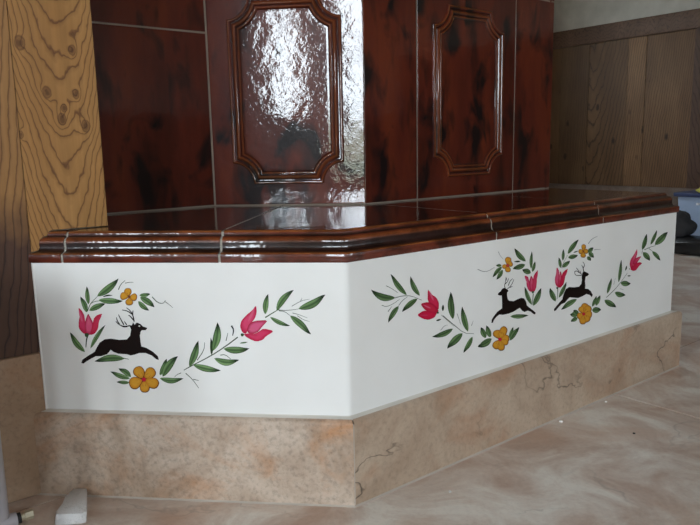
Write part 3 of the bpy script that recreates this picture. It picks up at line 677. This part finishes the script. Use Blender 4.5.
flower(f, (328, 320), [(378, 200, 46), (292, 248, 50), (340, 268, 44), (402, 310, 46), (278, 400, 46), (344, 424, 44), (400, 360, 36)], 24)
for a in (((130, 302), (84, 162), 52, 8), ((206, 290), (149, 138), 52, 4), ((217, 318), (36, 412), 62, -12), ((447, 300), (502, 158), 46, 4), ((458, 335), (578, 158), 64, -6)): leaf(f, *a)
f = Face(PB, (545, 230), 9.545)
for a in (((218, 227), (321, 92), 44, -4), ((170, 292), (178, 183), 28, 0), ((150, 362), (131, 263), 30, 2), ((168, 357), (237, 293), 40, 0), ((222, 264), (313, 240), 42, 2), ((408, 215), (462, 168), 40, 0), ((418, 212), (468, 262), 42, 0), ((405, 253), (437, 293), 36, 0)): leaf(f, *a)
leaf(f, (272, 215), (317, 200), 11, 0, dark=True)
twig(f, [(160, 365), (172, 320), (215, 240)], 5, GR)
flower(f, (366, 205), [(370, 158, 20), (342, 205, 21), (390, 204, 21), (364, 240, 23)], 9, (.20, .04, .01))
twig(f, [(413, 132), (440, 90), (502, 58)], 6, (.24, .24, .24)); twig(f, [(470, 190), (500, 184), (530, 186)], 6, (.2, .2, .2))
f = Face(PB, (545, 260), 7.5)
tulip(f, [([(88, 50), (106, 80), (106, 120), (111, 160), (95, 208), (77, 180), (74, 140), (84, 100)], (0.64, 0.088, 0.190)),
          ([(115, 76), (126, 110), (126, 160), (112, 206), (94, 206), (99, 150)], (0.56, 0.033, 0.088)),
          ([(175, 62), (156, 95), (149, 140), (141, 180), (115, 210), (104, 202), (119, 150), (130, 100), (150, 78)], (0.56, 0.011, 0.054))], (92, 209), 8)
leaf(f, (80, 310), (38, 210), 38, -4); leaf(f, (104, 282), (160, 165), 28, 3); twig(f, [(95, 215), (96, 250), (91, 292)], 6, GR)
deer(f, [(331, 107), (318, 120), (305, 125), (300, 160), (303, 190), (300, 215), (325, 218), (345, 235), (358, 262), (351, 279), (335, 262), (310, 255), (285, 270), (250, 285), (210, 282), (185, 280), (165, 300), (150, 320), (125, 330), (105, 350), (80, 380), (68, 383), (67, 368), (95, 335), (115, 310), (130, 295), (140, 255), (155, 220), (180, 203), (220, 205), (255, 200), (272, 180), (277, 150), (275, 130), (280, 100), (290, 84), (305, 89), (322, 98)],
     [[(282, 112), (245, 118), (225, 110), (222, 85)], [(222, 88), (236, 80), (255, 95), (278, 107)], [(258, 96), (248, 75), (234, 58)], [(291, 88), (285, 55), (274, 38)], [(286, 58), (300, 38), (284, 13)], [(268, 100), (262, 80)]], 6)
leaf(f, (238, 294), (121, 372), 38, 4)
flower(f, (290, 405), [(300, 352, 26), (322, 368, 26), (278, 372, 24), (326, 408, 26), (268, 420, 26), (312, 440, 26), (284, 458, 24)], 12)
for a in (((246, 412), (188, 408), 40, 0), ((242, 408), (214, 377), 40, 0), ((244, 432), (194, 463), 30, 0), ((248, 402), (236, 380), 20, 0)): leaf(f, *a)
f = Face(PB, (590, 255), 8.75)
for a in (((20, 452), (56, 358), 28, 2), ((52, 443), (89, 353), 36, -2), ((18, 483), (97, 480), 52, 0), ((150, 338), (187, 203), 28, 3), ((250, 238), (275, 42), 28, 3), ((268, 246), (355, 248), 48, 3), ((218, 328), (310, 352), 46, 8), ((128, 395), (228, 458), 50, 0)): leaf(f, *a)
leaf(f, (310, 137), (323, 93), 13, 0, dark=True); leaf(f, (328, 183), (357, 182), 11, 0, dark=True)
twig(f, [(143, 372), (200, 318), (250, 265), (327, 158)], 6, (.12, .14, .1))
twig(f, [(208, 260), (222, 200)], 4, (.35, .36, .35)); twig(f, [(262, 295), (295, 305)], 4, (.3, .3, .3))
f = Face(PB, (620, 225), 8.75)
tulip(f, [([(151, 206), (151, 250), (141, 285), (126, 320), (115, 352), (93, 384), (83, 340), (94, 300), (125, 255)], (0.60, 0.044, 0.122)),
          ([(189, 272), (166, 305), (150, 332), (120, 353), (113, 330), (130, 295), (150, 284)], (0.56, 0.033, 0.102)),
          ([(196, 334), (166, 360), (140, 397), (115, 403), (88, 387), (115, 350), (150, 330), (175, 325)], (0.54, 0.017, 0.061))], (84, 384), 5)
for a in (((195, 217), (235, 78), 36, 3), ((268, 172), (323, 45), 28, 3), ((306, 174), (418, 62), 54, 2), ((203, 238), (260, 312), 46, -3), ((283, 230), (353, 311), 34, -3)): leaf(f, *a)
twig(f, [(213, 217), (260, 195), (312, 180)], 6); twig(f, [(252, 205), (285, 230)], 5, GR); twig(f, [(198, 222), (190, 252)], 5, (.2, .22, .18))

# ------------------------------------------------------------------ loose things
# broken piece of white foam on the floor by the plinth
M['foam'] = plain('white_rough_foam', (.80, .80, .79), .95, bumpy=.9, bs=160)
FT = [(-.471, -.0225), (-.449, -.0220), (-.411, -.094), (-.416, -.100), (-.457, -.106), (-.4625, -.096), (-.464, -.074), (-.472, -.050)]
V = []; n = len(FT)
for k, z in enumerate((.0005, .008, .0155)):
    for i, (x, y) in enumerate(FT): V.append(Vector((x+random.uniform(-.0012, .0012), y+random.uniform(-.0012, .0012)-(.004 if k == 0 and y < -.09 else 0), z+(.0015*random.random() if k == 2 else 0))))
F = [list(range(n))[::-1], list(range(2*n, 3*n))]+[[k*n+i, k*n+(i+1) % n, (k+1)*n+(i+1) % n, (k+1)*n+i] for k in range(2) for i in range(n)]
o = mesh('foam_piece', V, F, M['foam']); bev(o, .0012)
put(o, 'broken white foam piece lying on the floor against the plinth', 'foam piece')

# chest added out of view to shade the bench end; only a foot shows
M['grey_metal'] = plain('grey_painted_metal', (.42, .40, .42), .35, spec=.5)
M['brass'] = plain('dull_cream_brass', (.55, .50, .36), .35, metal=.4)
M['black_rubber'] = plain('black_rubber', (.012, .012, .013), .6)
M['chest_wood'] = plain('brown_chest_wood', (.16, .09, .05), .5)
CU0, CU1, CV0, CV1, CZ0, CZ1 = -1.55, -.62, .06, .31, .12, .44
chest = empty('storage_chest'); put(chest, 'low wooden chest on splayed grey tubular metal legs beside the panelled wall', 'chest')
uvbox('chest_body', CU0, CU1, CV0, CV1, CZ0, CZ1-.03, M['chest_wood'], chest, .004)
uvbox('lid', CU0-.01, CU1+.01, CV0-.01, CV1+.01, CZ1-.028, CZ1, M['chest_wood'], chest, .006)
FOOT = Vector((-.5135, -.112, 0)); fu_, fv_ = FOOT.dot(D), FOOT.dot(E)
for vv, ue in ((fv_, fu_-.004), (.055, -.575)):
    mesh('foot_rail', *tube([UV(CU0-.04, vv, .0115), UV(ue, vv, .0115)], .0112, 14), M['grey_metal'], chest, True, 50)
    for ul in (ue-.020, CU0-.014):
        mesh('leg', *tube([UV(ul, vv, .020), UV(ul, vv, .41)], .0105, 14), M['grey_metal'], chest, True, 50)
    mesh('top_rail', *tube([UV(CU0-.02, vv, .405), UV(ue-.018, vv, .405)], .0085, 12), M['grey_metal'], chest, True, 50)
bolt_dir = D; b0 = FOOT+Vector((0, 0, .0115))-D*.006
wsh = mesh('washer', *tube([b0, b0+bolt_dir*.008], .0085, 14), M['black_rubber'], chest, True, 50)
mesh('bolt', *tube([b0+bolt_dir*.006, b0+bolt_dir*.014], .0060, 12), M['brass'], chest, True, 50)
mesh('bolt_nut', *tube([b0+bolt_dir*.0142, b0+bolt_dir*.0260], .0078, 6), M['brass'], chest)

# things on the floor beyond the bench's far end
M['blue'] = plain('pale_blue_plastic', (.34, .42, .56), .35); M['navy'] = plain('dark_blue_plastic', (.03, .045, .11), .4)
M['yellow'] = plain('yellow_green_cloth', (.45, .42, .06), .8); M['charcoal'] = plain('charcoal_cloth', (.035, .034, .036), .85, bumpy=.6, bs=40); M['black'] = plain('black_leather', (.012, .012, .012), .4, bumpy=.4, bs=60)
box = empty('storage_box'); put(box, 'pale blue plastic box with dark blue rim behind the dark bags', 'box')
def tub(name, ua, ub, va, vb, z0, z1, fl, mat, par, bevel=.012):
    P = [(ua+fl, va+fl), (ub-fl, va+fl), (ub-fl, vb-fl), (ua+fl, vb-fl)]; Q = [(ua, va), (ub, va), (ub, vb), (ua, vb)]
    o = mesh(name, [UV(*p, z0) for p in P]+[UV(*p, z1) for p in Q], [[0, 1, 2, 3], [4, 5, 6, 7]]+[[i, (i+1) % 4, 4+(i+1) % 4, 4+i] for i in range(4)], mat, par); bev(o, bevel); return o
tub('box_body', 3.05, 3.40, .52, .98, .001, .285, .02, M['blue'], box)
tub('rim', 3.035, 3.415, .505, .995, .275, .297, .002, M['navy'], box, .005)
for i, vv in enumerate((.62, .70, .78, .86)): uvbox('clip', 3.030, 3.05, vv-.006, vv+.006, .235, .247, M['foam'], box)
def blob(name, cu, cv, z0, ru, rv, rz, mat, seed, flat=.25):
    bm = bmesh.new(); bmesh.ops.create_icosphere(bm, subdivisions=4, radius=1); rr = random.Random(seed); ph = [rr.uniform(0, 6) for _ in range(6)]
    for v in bm.verts:
        x, y, z = v.co; k = 1+.10*sin(3*x+ph[0])*cos(4*y+ph[1])+.07*sin(5*z+6*y+ph[2])+.04*sin(9*x+ph[3]+7*z)
        z = max(z*k, -.55); p = UV(cu+x*k*ru, cv+y*k*rv, z0+(z+.55)/1.55*rz); v.co = p
    me = bpy.data.meshes.new(name); bm.to_mesh(me); bm.free(); me.polygons.foreach_set('use_smooth', [True]*len(me.polygons))
    return link(name, me, mat)
o = blob('yellow_cloth', 3.12, .85, .2975, .07, .05, .03, M['yellow'], 3); put(o, 'crumpled yellow green cloth on the pale blue box', 'cloth')
bag = empty('flat_bag'); put(bag, 'flat black leather bag lying on the floor beyond the bench', 'bag')
tub('bag_body', 2.80, 2.98, .50, 1.00, .001, .085, -.006, M['black'], bag, .03)
mesh('strap', *tube([UV(2.80, .62, .06), UV(2.775, .70, .075), UV(2.77, .78, .07), UV(2.80, .86, .06)], .008, 8), M['black'], bag, True)
o = blob('rolled_jacket', 2.90, .92, .086, .075, .115, .135, M['charcoal'], 8); put(o, 'rolled charcoal jacket resting on the flat black bag', 'jacket')

# crumbs of plaster left on the floor
M['crumb'] = plain('white_plaster_crumb', (.78, .77, .74), .9); M['crumb_dark'] = plain('dark_stone_chip', (.06, .055, .05), .9)
for px, py, r, k, lb in ((561, 422, .0035, 0, 'largest white plaster crumb on the floor, halfway along the plinth'), (606, 402, .0025, 0, 'small white plaster crumb on the floor near the tile joint'), (450, 492, .0025, 0, 'small white plaster crumb on the floor near the plinth corner'), (634, 434, .003, 1, '')):
    c = on_plane(px, py, Vector((0, 0, 0)), Vector((0, 0, 1))); V = []
    bm = bmesh.new(); bmesh.ops.create_icosphere(bm, subdivisions=1, radius=r)
    for v in bm.verts: v.co = Vector((v.co.x*random.uniform(.8, 1.6), v.co.y*random.uniform(.7, 1.2), max(v.co.z*.7, -r*.45)+r*.46)) + Vector((c.x, c.y, 0))
    me = bpy.data.meshes.new('crumb'); bm.to_mesh(me); bm.free()
    o = link('stone_chip' if k else 'plaster_crumb', me, M['crumb_dark' if k else 'crumb'])
    if k: put(o, 'tiny dark stone chip on the beige floor tiles', 'chip')
    else: put(o, lb, 'crumb', 'plaster crumbs on the floor')
